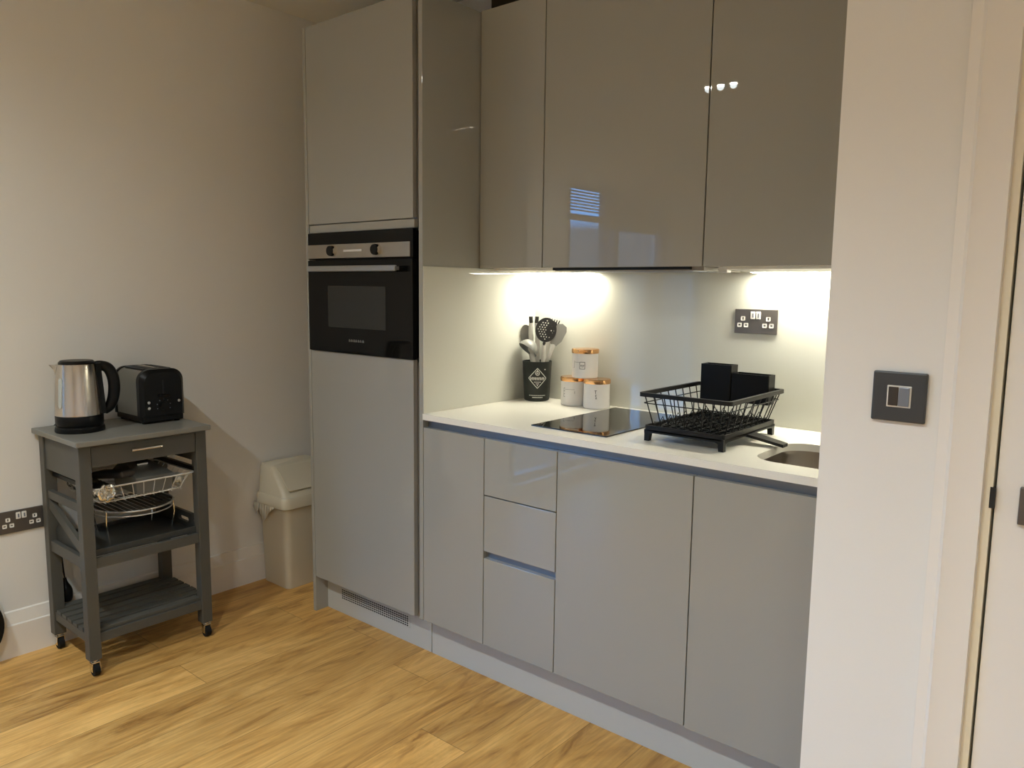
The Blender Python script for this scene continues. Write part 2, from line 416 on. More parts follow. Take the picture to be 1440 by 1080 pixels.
# worktop with the sink cut-out
sx0, sx1, sy0, sy1 = .808, 1.128, .100, .412
wt = B().plate([(XC, -.002), (X4 + .001, -.002), (X4 + .001, YB - .002), (XC, YB - .002)], [rrect(sx0, sx1, sy0, sy1, .075, 8)], (0, 0, CT0), (1, 0, 0), (0, 1, 0), CT1 - CT0)
tag(obj('worktop', wt, 'quartz', org=(.4, .3, CT0), ang=30), 'white speckled stone worktop on the grey base cabinets', 'worktop')
def rl(d, z, r): return [(x, y, z) for x, y in rrect(sx0 + d, sx1 - d, sy0 + d, sy1 - d, r, 8)]
sk = thing('kitchen_sink', (.968, .256, .73), 'undermounted stainless steel sink bowl beside the white partition', 'sink')
bowl = B().loft([rl(-.014, CT0 - .0008, .088), rl(-.003, CT0 - .0008, .077), rl(-.001, .89, .075), rl(.006, .76, .07), rl(.03, .742, .05), rl(.09, .738, .03)], cap0=False)
obj('bowl', bowl, 'sinksteel', sk, ang=60)
obj('plughole', B().lathe([(0, .7392), (.030, .7392), (.040, .7412), (.041, .739)], (.968, .256, 0), 28), 'chrome', sk)

# glass splashback
sp = obj('splashback', box(XC + .0005, X4, YB - .0085, YB - .0025, CT1 + .0005, ZU0 + .02), 'splash', org=(.4, YB, CT1))
tag(sp, 'pale glossy glass splashback between worktop and wall cabinets', 'splashback')
# the panel side above the worktop carries the same glass
sp2 = obj('side_splash_panel', box(XC + .0002, XC + .0035, .001, YB - .009, CT1 + .0005, ZU0 - .0005), 'splash', org=(XC, .3, CT1))
tag(sp2, 'pale glossy side panel beside the utensil pot, at the oven tower', 'splashback')

# wall cabinets
def upper(x0, x1, label, y0=UY):
    t = thing('wall_cabinet', ((x0 + x1) / 2, .46, ZU0), label, 'cabinet')
    obj('carcass', B().box(x0, x1, y0 + .022, YB - .003, ZU0 + .001, ZU0 + .018).box(x0, x1, y0 + .022, YB - .003, ZU1 - .018, ZU1).box(x0, x0 + .016, y0 + .022, YB - .003, ZU0 + .018, ZU1 - .018).box(x1 - .016, x1, y0 + .022, YB - .003, ZU0 + .018, ZU1 - .018), 'cabmatt', t)
    obj('door', box(x0 + g, x1 - g, y0, y0 + .02, ZU0, ZU1 + .001, bev=bv), 'cab', t)
    return t
XU1, XU2 = -.0521, .5571
upper(XC + .002, XU1 - .0003, 'narrow gloss grey wall cabinet beside the oven tower')
upper(XU1 + .0003, XU2 - .0003, 'wide gloss grey wall cabinet above the black hob')
upper(XU2 + .0003, X4, 'gloss grey wall cabinet above the sink next to the white partition')

struct('gap_shade_board', box(XC + .002, X4 + .002, .345, .360, ZU1 + .001, ZC), 'gap_shade')  # added board, no real trim: its dark colour stands for shade in the gap

# extractor under the middle wall cabinet
ex = thing('extractor_hood', (.25, .45, ZU0), 'slim dark extractor slot under the wide wall cabinet', 'hood')
obj('hood_body', box(-.03, .54, .335, .600, ZU0 - .011, ZU0 + .0005, bev=.001), 'cabmatt', ex)
obj('front_strip', box(-.028, .50, .318, .334, ZU0 - .0085, ZU0 + .0005, bev=.001), 'matblack', ex)
obj('grease_filter', box(.02, .49, .36, .56, ZU0 - .0125, ZU0 - .0105, bev=.0005), 'alu', ex)
# led battens
def led(x0, x1, y0, y1, label):
    t = thing('under_cabinet_light', ((x0 + x1) / 2, (y0 + y1) / 2, ZU0), label, 'light')
    obj('light_housing', B().loft([[(x, y0, ZU0 + .001), (x, y1, ZU0 + .001), (x, y1, ZU0 - .014), (x, y0, ZU0 - .007)] for x in (x0, x1)]), 'fitting', t)
    obj('light_diffuser', B().loft([[(x, y1 - .086, ZU0 - .0115), (x, y1 - .003, ZU0 - .0155), (x, y1 - .003, ZU0 - .0135), (x, y1 - .086, ZU0 - .0095)] for x in (x0 + .006, x1 - .006)]), 'led', t, label='glowing warm white diffuser')
    return t
led(-.340, -.035, .36, .624, 'lit white light batten under the narrow wall cabinet')
led(.590, 1.12, .36, .624, 'lit white light batten under the wall cabinet above the sink')
cn = thing('cable_connector', (.535, .45, ZU0), 'small white cable connector under the joint of the wall cabinets', 'connector')
obj('connector_box', box(.556, .585, .40, .43, ZU0 - .016, ZU0 + .001, bev=.001), 'fitting', cn)
obj('cable', B().tube([(.545, .42, ZU0 - .004), (.557, .415, ZU0 - .008)], .002).tube([(.583, .415, ZU0 - .008), (.60, .46, ZU0 - .006), (.60, .51, ZU0 - .006)], .002), 'fitting', cn)

# hob
hb = thing('induction_hob', (.224, .332, CT1), 'black glass two-zone hob set in the white worktop', 'hob')
obj('glass_plate', box(.077, .370, .078, .588, CT1 + .0002, CT1 + .0042, bev=.001), 'blackglass', hb)
obj('control_mark', box(.20, .25, .098, .102, CT1 + .0042, CT1 + .0044), 'greyplastic', hb)

# ------------------------------------------------------------------ sockets and switch
def wallbox(o, u, n):
    """frame on a wall: u to the right, v up, n out of the wall"""
    o, u, n = Vector(o), Vector(u), Vector(n); v = Vector((0, 0, 1))
    rot = Matrix((u, v, n)).transposed()
    def bx(u0, u1, v0, v1, n0, n1, bev=0.):
        c = o + u * (u0 + u1) / 2 + v * (v0 + v1) / 2 + n * (n0 + n1) / 2
        b = B(); mx = Matrix.Translation(c) @ rot.to_4x4() @ Matrix.Diagonal((u1 - u0, v1 - v0, n1 - n0, 1))
        r = bmesh.ops.create_cube(b.bm, size=1, matrix=mx)
        if bev: bmesh.ops.bevel(b.bm, geom=list({e for q in r['verts'] for e in q.link_edges}), offset=bev, segments=2, profile=.5, affect='EDGES')
        return b
    return bx
def socket(o, u, n, label):
    t = thing('double_socket', o, label, 'socket'); bx = wallbox(o, u, n)
    W, H = .146, .081
    obj('socket_plate', bx(-W / 2, W / 2, -H / 2, H / 2, 0, .007, .0012), 'plate', t)
    for s in (-1, 1):
        c = s * .0435
        for du, dv, vert in ((.0, .0095, 1), (-.0115, -.0125, 0), (.0115, -.0125, 0)):
            p = obj('pin_shutter', bx(c + du - .0072, c + du + .0072, dv - .0072, dv + .0072, .0066, .0079, .0025), 'white', t)
            w, h = (.0018, .0042) if vert else (.0036, .0018)
            obj('pin_hole', bx(c + du - w, c + du + w, dv - h, dv + h, .0078, .0081), 'hole', p)
        k = obj('rocker_switch', bx(s * .0095 - .008, s * .0095 + .008, .008, .033, .0066, .0105, .002), 'white', t)
        obj('indicator', bx(s * .0095 - .002, s * .0095 + .003, .013, .027, .0104, .0107), 'rocker', k)
    return t
socket((.591, YB - .0086, 1.2665), (1, 0, 0), (0, -1, 0), 'pewter double socket on the glass splashback above the dish rack')
socket((WL + .0005, -.921, .504), (0, 1, 0), (1, 0, 0), 'pewter double socket low on the left wall beside the grey trolley')
t = thing('light_switch', (1.2815, YP, 1.1845), 'square charcoal light switch on the white partition', 'switch')
bx = wallbox((1.2815, YP - .0003, 1.1845), (1, 0, 0), (0, -1, 0))
obj('switch_plate', bx(-.0445, .0445, -.0445, .0445, 0, .008, .0025), 'switchplate', t)
fr = obj('switch_frame', bx(-.0195, .0205, -.0185, .0205, .0075, .0095, .0012), 'palerim', t)
obj('rocker', bx(-.0168, -.0005, -.0158, .0178, .0092, .0105, .001), 'brown', fr, label='dark half of the rocker')
obj('rocker', bx(.0003, .0178, -.0158, .0178, .0092, .0118, .001), 'rocker', fr, label='grey half of the rocker')

# ------------------------------------------------------------------ utensil pot
RV, UV = Vector((.787, .617, 0)), Vector((0, 0, 1))     # picture-right at the pot, and up
NV = Vector((.617, -.787, 0))                            # from the pot towards the room
pc = Vector((-.276, .556, CT1 + .0004)); PH = .158
pot = thing('utensil_pot', pc, 'charcoal pot with white diamond emblem holding the kitchen utensils', 'pot')
def ptop(r): return r
prof = [(0, 0), (.046, 0), (.0505, .004), (.0590, PH - .003), (.0585, PH), (.0560, PH), (.0550, PH - .004), (.0475, .008), (0, .008)]
obj('pot_body', B().lathe(prof, pc, 48), 'crock', pot)
def on_pot(du, dz, off=.0006):
    r = .0505 + (.0590 - .0505) * (dz - .004) / (PH - .007) + off; a0 = math.atan2(NV.y, NV.x); a = a0 + du / r
    return pc + Vector((r * math.cos(a), r * math.sin(a), dz))
def strip(b, p, q, w, f=on_pot, n=6):
    p, q = Vector((*p, 0)), Vector((*q, 0)); d = (q - p).normalized(); nn = Vector((-d.y, d.x, 0)) * w / 2
    for i in range(n):
        a = p + (q - p) * i / n; c = p + (q - p) * (i + 1) / n
        b.quad(*[f(v.x, v.y) for v in (a - nn, c - nn, c + nn, a + nn)])
em = B(); cz = .093; hw, hh = .037, .040; U0 = .002
for a, c in (((-hw, 0), (0, hh)), ((0, hh), (hw, 0)), ((hw, 0), (0, -hh)), ((0, -hh), (-hw, 0))):
    strip(em, (U0 + a[0], cz + a[1]), (U0 + c[0], cz + c[1]), .0028)
for i in range(9):                                     # banner of lettering, too blurred to read
    u = -.028 + i * .0066
    strip(em, (U0 + u, cz - .0075), (U0 + u + .001, cz + .0045), .0032, n=1)
    strip(em, (U0 + u, cz - .002 + (i % 3) * .002), (U0 + u + .005, cz - .002 + (i % 2) * .003), .0022, n=1)
for i in range(10):                                    # little round badge on top
    a = 2 * math.pi * i / 10
    strip(em, (U0 + .008 * math.cos(a), cz + .020 + .008 * math.sin(a)), (U0 + .008 * math.cos(a + .63), cz + .020 + .008 * math.sin(a + .63)), .003, n=1)
strip(em, (U0, cz + .024), (U0, cz + .034), .004); strip(em, (U0 - .004, cz + .019), (U0 + .004, cz + .019), .004)
strip(em, (U0 - .014, cz - .015), (U0 + .014, cz - .015), .0025); strip(em, (U0 - .007, cz - .022), (U0 + .007, cz - .022), .0025); strip(em, (U0, cz - .031), (U0, cz - .026), .004)
obj('emblem', em, 'whiteink', pot, label='white printed diamond emblem', recalc=False); em = B()
for i in range(16): strip(em, (U0 - .034 + i * .0043, .024), (U0 - .031 + i * .0043, .024), .003, n=1)
obj('small_print', em, 'whiteink', pot, label='white small print below the emblem', recalc=False); em = B()
for i in range(10): strip(em, (U0 - .020 + i * .0043, .016), (U0 - .017 + i * .0043, .016), .004, n=1)
obj('small_print', em, 'whiteink', pot, label='lower line of white small print', recalc=False); em = B()
strip(em, (.030, .128), (.036, .128), .004, n=2)
obj('printed_mark', em, 'whiteink', pot, label='tiny white mark near the pot rim', recalc=False)

UG = 'utensils standing in the charcoal pot'
def P(px, py, back=0.):
    """a spot near the pot: px,py in hundredths of a metre right of and above the pot's base centre; back = metres away from the room"""
    return pc + RV * px * .01 + UV * py * .01 - NV * back
def utensil(name, label, foot, neck, head, hm='utgrey', handle='utlight', r=.0052):
    t = thing(name, foot, label, 'utensil', UG)
    obj('handle', B().tube([foot, foot.lerp(neck, .5), neck], r, 10, sy=1.5, up=NV), handle, t)
    obj('head', head, hm, t)
    return t
tilt = lambda a: (RV * math.cos(a) - UV * math.sin(a), RV * math.sin(a) + UV * math.cos(a))
# skimmer
c = P(3.3, 28.2, -.005); u, v = tilt(.12)
holes = []
for i in range(-4, 5):
    for j in range(-5, 6):
        hx, hy = i * .0105 + (.00525 if j % 2 else 0), j * .0092
        if (hx / .036) ** 2 + (hy / .043) ** 2 < .80: holes.append(circ(hx, hy, .0025, 8))
hd = B().plate(circ(0, 0, .042, 32, .049), holes, c, u, v, .0025)
hd.tube([c - v * .049, c - v * .062], .006, 8)
utensil('skimmer', 'black perforated round skimmer standing highest in the charcoal pot', P(1.3, 1.6, .0), c - v * .058, hd, 'utdark')
# ladle: a bowl turned over, opening towards lower left
c = P(-3.9, 20.2, -.02); ax = (-(RV * .58) - UV * .74 + NV * .30).normalized()
q = ax.to_track_quat('Z', 'Y').to_matrix().to_4x4(); mt = Matrix.Translation(c) @ q
pr_ = [(.043 * math.sin(R(a)), -.042 * math.cos(R(a))) for a in range(0, 91, 10)]
pr_[0] = (0, -.042)
hd = B().lathe(pr_ + [(.041 * math.sin(R(a)), -.040 * math.cos(R(a))) for a in range(90, 9, -10)] + [(0, -.040)], seg=32, mtx=mt)
utensil('ladle', 'grey ladle with its bowl turned over at the left of the charcoal pot', P(.9, 2.2, -.028), P(-2.2, 18.6, -.022), hd, 'utgrey', 'utlight', .0065)
# turner on the right
c = P(8.2, 26.4, .0); u, v = tilt(.42)
hd = B().plate([(-.014, -.046), (.012, -.046), (.024, -.020), (.026, .022), (.018, .040), (-.002, .046), (-.020, .036), (-.024, -.012)], [], c, u, v, .003)
utensil('turner', 'grey solid turner leaning to the right in the charcoal pot', P(-1.2, 1.6, .012), c - v * .043, hd, 'utgrey', 'utlight')
# spoon at the back left
c = P(-4.3, 25.5, .025); u, v = tilt(-.18)
hd = B().plate(circ(0, 0, .026, 24, .046), [], c, u, v, .004)
utensil('serving_spoon', 'dark grey serving spoon behind the ladle in the charcoal pot', P(1.6, 1.6, .012), c - v * .040, hd, 'utgrey', 'utlight')
# tongs, pale
t = thing('tongs', P(-.3, 1.6, .008), 'pale grey tongs with black tips left of the skimmer in the charcoal pot', 'utensil', UG)
for s, e in ((-1, 0), (1, 1)):
    top = P(-1.6 + s * 1.05, 31.2, .012); mid = P(-1.4 + s * 1.3, 25.5, .012); foot = P(-.2 + s * .5, 2.0, .010)
    a = obj('tong_arm', B().tube(bez([foot, foot.lerp(mid, .5), mid, top], 6), .0055, 10, sy=1.6, up=NV), 'utlight', t)
    obj('tong_tip', B().tube([top - UV * .004, top + UV * .022 + RV * s * .002], .0062, 10, sy=1.3, up=NV), 'utdark', a, label='black tip')
# pasta server behind the skimmer
c = P(5.8, 28.0, .022); u, v = tilt(.22)
hd = B().plate(circ(0, 0, .024, 20, .036), [circ(0, -.004, .007, 12)], c, u, v, .003)
for k in range(-2, 3): hd.cyl(c + u * k * .009 + v * .030, c + u * k * .010 + v * .044 + NV * .006, .003, .002, 8)
utensil('pasta_server', 'black toothed pasta server half hidden behind the skimmer', P(-1.6, 1.6, -.012), c - v * .030, hd, 'utdark', 'utlight')

# ------------------------------------------------------------------ canisters
def canister(x, y, z, label, ang, deco):
    CH = .110; t = thing('storage_canister', (x, y, z), label, 'canister', 'white canisters with copper lids')
    c = Vector((x, y, z))
    obj('canister_body', B().lathe([(0, 0), (.047, 0), (.0495, .003), (.0495, .094), (0, .094)], c, 48), 'canister', t)
    obj('lid', B().lathe([(0, .0935), (.0515, .0935), (.0525, .096), (.0525, .1075), (.0505, CH), (0, CH - .0005)], c, 48), 'copper', t, label='copper lid')
    a0 = math.atan2(NV.y, NV.x) + ang
    f = lambda du, dz, off=.0004: c + Vector(((.0495 + off) * math.cos(a0 + du / .0495), (.0495 + off) * math.sin(a0 + du / .0495), dz))
    b = B(); deco(b, f)
    obj('print', b, 'ink', t, label='small grey printed lettering', recalc=False)
    return t
def glyph(b, f, s, u, z, h, w=.0016):
    G = dict(T=[(0, 1, 1, 1), (.5, 1, .5, 0)], E=[(0, 0, 0, 1), (0, 1, 1, 1), (0, .5, .8, .5), (0, 0, 1, 0)], A=[(0, 0, .5, 1), (.5, 1, 1, 0), (.2, .4, .8, .4)])
    for x0, y0, x1, y1 in G[s]:
        strip(b, (u + x0 * h * .7, z + y0 * h), (u + x1 * h * .7, z + y1 * h), w, f, 2)
def deco_tea(b, f):
    glyph(b, f, 'T', -.006, .058, .012, .0022); glyph(b, f, 'E', -.002, .047, .007); glyph(b, f, 'A', -.002, .038, .007)
def deco_box(b, f):
    for a, c in (((-.010, .036), (.010, .036)), ((.010, .036), (.010, .062)), ((.010, .062), (-.010, .062)), ((-.010, .062), (-.010, .036))): strip(b, a, c, .002, f, 3)
    for u in (-.005, .0, .005): strip(b, (u - .001, .046), (u + .001, .052), .0025, f, 1)
    strip(b, (-.004, .044), (.005, .044), .0015, f, 2); strip(b, (-.012, .061), (-.036, .061), .001, f, 5); strip(b, (-.036, .066), (-.036, .040), .0016, f, 2); strip(b, (-.036, .040), (-.040, .040), .0016, f, 1)
def deco_bar(b, f):
    strip(b, (-.030, .064), (.010, .064), .001, f, 6); strip(b, (.010, .058), (.010, .048), .0014, f, 2)
    for z in (.068, .057, .046, .035): strip(b, (-.036, z), (-.030, z), .0016, f, 1)
    strip(b, (-.036, .068), (-.036, .035), .0016, f, 2)
z0 = CT1 + .0004
canister(.012, .556, z0, 'front right white canister with copper lid, standing beside the hob', -.12, deco_tea)
canister(-.0955, .558, z0, 'left lower white canister with copper lid, next to the charcoal pot', -.18, deco_bar)
canister(-.0465, .560, z0 + .1102, 'topmost white canister with copper lid, stacked on the other two', -.28, deco_box)

# ------------------------------------------------------------------ dish rack
rk = thing('dish_rack', (.60, .302, CT1), 'black wire dish rack on a footed drip tray beside the sink', 'dish rack')
rx0, rx1, ry0, ry1 = .474, .728, .118, .488
ZT = .968
tr = B().plate(rrect(rx0, rx1, ry0, ry1, .012, 4), [], (0, 0, ZT - .016), (1, 0, 0), (0, 1, 0), .004)
lip_o, lip_i = rrect(rx0, rx1, ry0, ry1, .012, 4), rrect(rx0 + .005, rx1 - .005, ry0 + .005, ry1 - .005, .009, 4)
tr.plate(lip_o, [lip_i], (0, 0, ZT - .021), (1, 0, 0), (0, 1, 0), .022)
obj('drip_tray', tr, 'matblack', rk)
for fx, sx in ((rx0 + .014, -1), (rx1 - .014, 1)):
    for fy, sy in ((ry0 + .014, -1), (ry1 - .014, 1)):
        def sq(w, z, k): return [(fx + sx * (.013 - k) + a * w, fy + sy * (.013 - k) + b_ * w, z) for a, b_ in ((-1, -1), (1, -1), (1, 1), (-1, 1))]
        obj('foot', B().loft([sq(.0075, CT1 + .0004, .008), sq(.0085, .942, .009), sq(.016, ZT - .019, .016), sq(.020, ZT - .012, .020)]), 'matblack', rk)
spt = B().loft([[(rx1 - .03, .272, .9495), (rx1 - .03, .332, .9495), (rx1 - .03, .332, .957), (rx1 - .03, .272, .957)], [(.835, .276, .926), (.835, .312, .926), (.835, .312, .935), (.835, .276, .935)]])
obj('drain_spout', spt, 'matblack', rk)
# ribs in the tray
rb = B()
for i in range(8):
    x = rx0 + .03 + i * .0277; rb.box(x, x + .003, ry0 + .02, ry1 - .02, ZT - .012, ZT - .006)
for j in range(11):
    y = ry0 + .03 + j * .031; rb.box(rx0 + .02, rx1 - .02, y, y + .003, ZT - .012, ZT - .006)
obj('tray_ribs', rb, 'matblack', rk)
tx0, tx1, ty0, ty1 = .459, .752, .104, .494; ZR = 1.066
obj('rim', B().plate(rrect(tx0, tx1, ty0, ty1, .014, 5), [rrect(tx0 + .010, tx1 - .010, ty0 + .010, ty1 - .010, .008, 5)], (0, 0, ZR - .011), (1, 0, 0), (0, 1, 0), .012), 'matblack', rk)
wire = .0017
def side(n, A, C, a, c, name='side_wire'):
    """n wires from the rim edge A-C down to the tray edge a-c"""
    for i in range(n):
        f = (i + .5) / n
        obj(name, B().tube([Vector(A).lerp(Vector(C), f), Vector(a).lerp(Vector(c), f)], wire, 6), 'matblack', rk)
e1, e2 = .006, .012
side(9, (tx0 + e1, ty0 + e1, ZR - .01), (tx1 - e1, ty0 + e1, ZR - .01), (rx0 + e2, ry0 + e2, ZT), (rx1 - e2, ry0 + e2, ZT))
side(9, (tx0 + e1, ty1 - e1, ZR - .01), (tx1 - e1, ty1 - e1, ZR - .01), (rx0 + e2, ry1 - e2, ZT), (rx1 - e2, ry1 - e2, ZT))
side(8, (tx0 + e1, ty0 + e1, ZR - .01), (tx0 + e1, ty1 - e1, ZR - .01), (rx0 + e2, ry0 + e2, ZT), (rx0 + e2, ry1 - e2, ZT))
side(8, (tx1 - e1, ty0 + e1, ZR - .01), (tx1 - e1, ty1 - e1, ZR - .01), (rx1 - e2, ry0 + e2, ZT), (rx1 - e2, ry1 - e2, ZT))
mz = 1.035; fm = (mz - ZT) / (ZR - .01 - ZT)
mx0, mx1 = rx0 + e2 + (tx0 + e1 - rx0 - e2) * fm, rx1 - e2 + (tx1 - e1 - rx1 + e2) * fm
my0, my1 = ry0 + e2 + (ty0 + e1 - ry0 - e2) * fm, ry1 - e2 + (ty1 - e1 - ry1 + e2) * fm
obj('belt_wire', B().tube([(x, y, mz) for x, y in rrect(mx0, mx1, my0, my1, .012, 3)], wire, 6, closed=True), 'matblack', rk)
zb = ZT + .006
for i in range(8):
    x = rx0 + .024 + i * .0295
    obj('base_wire', B().tube([(x, ry0 + .012, zb), (x, ry1 - .012, zb)], wire, 6), 'matblack', rk)
for j in range(7):
    y = ry0 + .04 + j * .048
    pts = [(rx0 + .012, y, zb)]
    for i in range(7):
        x = rx0 + .03 + i * .0295; pts += [(x, y, zb), (x + .010, y, zb + .020), (x + .020, y, zb)]
    pts.append((rx1 - .012, y, zb))
    obj('plate_prong', B().tube(pts, wire, 6), 'matblack', rk)
# cutlery caddy hung on the back rim
cd = thing('cutlery_caddy', (.61, .462, 1.02), 'black stepped cutlery caddy hung on the far rim of the dish rack', 'caddy')
def cup(x0, x1, y0, y1, z0, z1, t_=.003):
    return B().plate(rrect(x0, x1, y0, y1, .004, 3), [rrect(x0 + t_, x1 - t_, y0 + t_, y1 - t_, .003, 3)], (0, 0, z0), (1, 0, 0), (0, 1, 0), z1 - z0).box(x0 + t_, x1 - t_, y0 + t_, y1 - t_, z0, z0 + .004)
obj('tall_cup', cup(.497, .601, .428, .482, 1.019, 1.1335), 'black', cd)
obj('low_cup', cup(.603, .724, .428, .482, 1.019, 1.1105), 'black', cd)
for x in (.52, .69):
    obj('hook', B().box(x - .01, x + .01, .482, .500, ZR + .0015, ZR + .004).box(x - .01, x + .01, .4965, .500, ZR - .012, ZR + .004), 'black', cd)

# ------------------------------------------------------------------ pedal bin in the corner
bn = thing('waste_bin', (-1.385, .19, 0), 'cream plastic bin with a pitched lid between wall and tall cabinet', 'bin')
def bl_(x0, x1, y0, y1, z, r): return [(x, y, z) for x, y in rrect(x0, x1, y0, y1, r, 4)]
by0, by1 = .036, .315
obj('bin_body', B().loft([bl_(-1.484, -1.290, by0 + .018, by1 - .012, 0.0005, .022), bl_(-1.487, -1.287, by0 + .016, by1 - .010, .012, .026), bl_(-1.494, -1.2755, by0 + .004, by1, .384, .030)]), 'cream', bn)
obj('bin_rim', B().loft([bl_(-1.4975, -1.270, by0 - .004, by1 + .006, .372, .030), bl_(-1.503, -1.262, by0 - .012, by1 + .012, .378, .034), bl_(-1.503, -1.262, by0 - .012, by1 + .012, .418, .034), bl_(-1.498, -1.268, by0 - .007, by1 + .007, .428, .030)]), 'cream', bn)
lid = obj('bin_lid', B().loft([bl_(-1.496, -1.270, by0 - .004, by1 + .004, .424, .030), bl_(-1.496, -1.290, by0 + .001, by1, .450, .026), bl_(-1.496, -1.375, by0 + .012, by1 - .010, .545, .020), bl_(-1.492, -1.392, by0 + .020, by1 - .018, .556, .014)]), 'cream', bn, ang=50)
flp = B().loft([[(-1.286, y, .452), (-1.283, y, .456), (-1.372, y, .551), (-1.376, y, .547)] for y in (by0 + .03, by1 - .03)])
obj('lid_flap', flp, 'cream', lid)
bgb = B()
def ragged(x, k): return .372 - k
pts_top = [(-1.500 + i * .02, by0 - .0125, .380) for i in range(9)]
drop = [.02, .055, .030, .062, .085, .060, .035, .018, .008]
for i in range(8):
    a, c = pts_top[i], pts_top[i + 1]
    bgb.quad(a, c, (c[0], c[1] - .004 - .003 * (i % 2), c[2] - drop[i + 1]), (a[0], a[1] - .004 - .003 * ((i + 1) % 2), a[2] - drop[i]))
o = obj('bin_liner', bgb, 'bag', bn, label='white bag edge hanging out under the rim')
sd = o.modifiers.new('thickness', 'SOLIDIFY'); sd.thickness = .0012

# ------------------------------------------------------------------ kitchen trolley
TX0, TX1, TY0, TY1 = -1.475, -1.120, -.857, -.403
tz = .840
tl = thing('kitchen_trolley', (-1.30, -.63, 0), 'grey wooden kitchen trolley on castors against the left wall', 'trolley')
lw = .040
obj('tabletop', box(-1.497, -1.095, -.872, -.394, tz - .019, tz, bev=.003), 'greytop', tl)
LG = [(x, y) for x in (TX0, TX1 - lw) for y in (TY0, TY1 - lw)]
for x, y in LG:
    obj('leg', box(x, x + lw, y, y + lw, .058, tz - .019, bev=.002), 'greywood', tl)
    cx, cy = x + lw / 2, y + lw / 2
    ca = obj('castor', B().cyl((cx, cy, .050), (cx, cy, .0585), .014, .014, 16).box(cx - .004, cx + .018, cy - .014, cy - .011, .016, .052, bev=.001).box(cx - .004, cx + .018, cy + .011, cy + .014, .016, .052, bev=.001).box(cx - .006, cx + .018, cy - .014, cy + .014, .046, .051, bev=.001), 'chrome', tl, label='chrome castor fork')
    obj('castor_wheel', B().cyl((cx + .008, cy - .0095, .0222), (cx + .008, cy + .0095, .0222), .0218, .0218, 24), 'rubber', ca)
ins = .006
dr = obj('drawer', box(TX1 - .022, TX1 - .004, TY0 + lw + .002, TY1 - lw - .002, .741, .812, bev=.0015), 'greywood', tl)
hd = obj('drawer_handle', B().cyl((TX1 + .022, -.690, .787), (TX1 + .022, -.582, .787), .0052, .0052, 12).cyl((TX1 - .005, -.675, .787), (TX1 + .022, -.675, .787), .004, .004, 10).cyl((TX1 - .005, -.597, .787), (TX1 + .022, -.597, .787), .004, .004, 10), 'chrome', dr)
obj('front_rail', box(TX1 - .030, TX1 - .006, TY0 + lw, TY1 - lw, .812, tz - .019), 'greywood', tl)
obj('back_rail', box(TX0 + .006, TX0 + .026, TY0 + lw, TY1 - lw, .700, tz - .019, bev=.001), 'greywood', tl)
for y in (TY0 + ins, TY1 - ins - .018):
    obj('side_rail', box(TX0 + lw, TX1 - lw, y, y + .018, .695, tz - .030, bev=.001), 'greywood', tl)
    obj('side_rail', box(TX0 + lw, TX1 - lw, y, y + .018, .384, .424, bev=.001), 'greywood', tl)
    obj('side_rail', box(TX0 + lw, TX1 - lw, y, y + .018, .116, .148, bev=.001), 'greywood', tl)
for x in (TX0 + ins, TX1 - ins - .018):
    obj('long_rail', box(x, x + .018, TY0 + lw, TY1 - lw, .384, .420, bev=.001), 'greywood', tl)
    obj('long_rail', box(x, x + .018, TY0 + lw, TY1 - lw, .116, .150, bev=.001), 'greywood', tl)
# rack on the near end: two bars with a slanting board
ys = TY0 + ins
obj('end_bar', box(TX0 + lw, TX1 - lw, ys, ys + .018, .585, .615, bev=.001), 'greywood', tl)
sbx = B().loft([[(TX0 + lw, ys + .002, .585), (TX0 + lw, ys + .016, .585), (TX0 + lw, ys + .016, .545), (TX0 + lw, ys + .002, .545)], [(TX1 - lw, ys + .002, .470), (TX1 - lw, ys + .016, .470), (TX1 - lw, ys + .016, .428), (TX1 - lw, ys + .002, .428)]])
obj('end_brace', sbx, 'greywood', tl)
# lift-out tray on the middle shelf
sx_0, sx_1, sy_0, sy_1 = TX0 + .026, TX1 - .026, TY0 + .026, TY1 - .026
tyb = thing('serving_tray', (-1.30, -.63, .40), 'dark grey wooden tray with handle holes on the trolley middle shelf', 'tray')
obj('tray_base', box(sx_0, sx_1, sy_0, sy_1, .4205, .4285), 'greydark', tyb)
for x in (sx_0, sx_1 - .010): obj('tray_side', box(x, x + .010, sy_0 + .012, sy_1 - .012, .4285, .4445, bev=.001), 'greydark', tyb)
for y in (sy_0, sy_1 - .012):
    xm = (sx_0 + sx_1) / 2; hw_ = (sx_1 - sx_0) / 2
    prof2 = [(-hw_, 0), (hw_, 0), (hw_, .020), (hw_ - .04, .058), (-hw_ + .04, .058), (-hw_, .020)]
    obj('tray_end', B().plate(prof2, [rrect(.012, .092, .018, .037, .008, 4)], (xm, y + .012, .4285), (1, 0, 0), (0, 0, 1), .012), 'greydark', tyb)
# slatted bottom shelf
bs = obj('bottom_shelf', box(TX0 + .024, TX1 - .024, -.64, -.62, .128, .1495), 'greywood', tl)
for i in range(7):
    x = TX0 + .012 + i * .0485
    obj('slat', box(x, x + .0365, TY0 + (lw if i in (0, 6) else .004), TY1 - (lw if i in (0, 6) else .004), .1505, .1625, bev=.0015), 'greywood', bs)
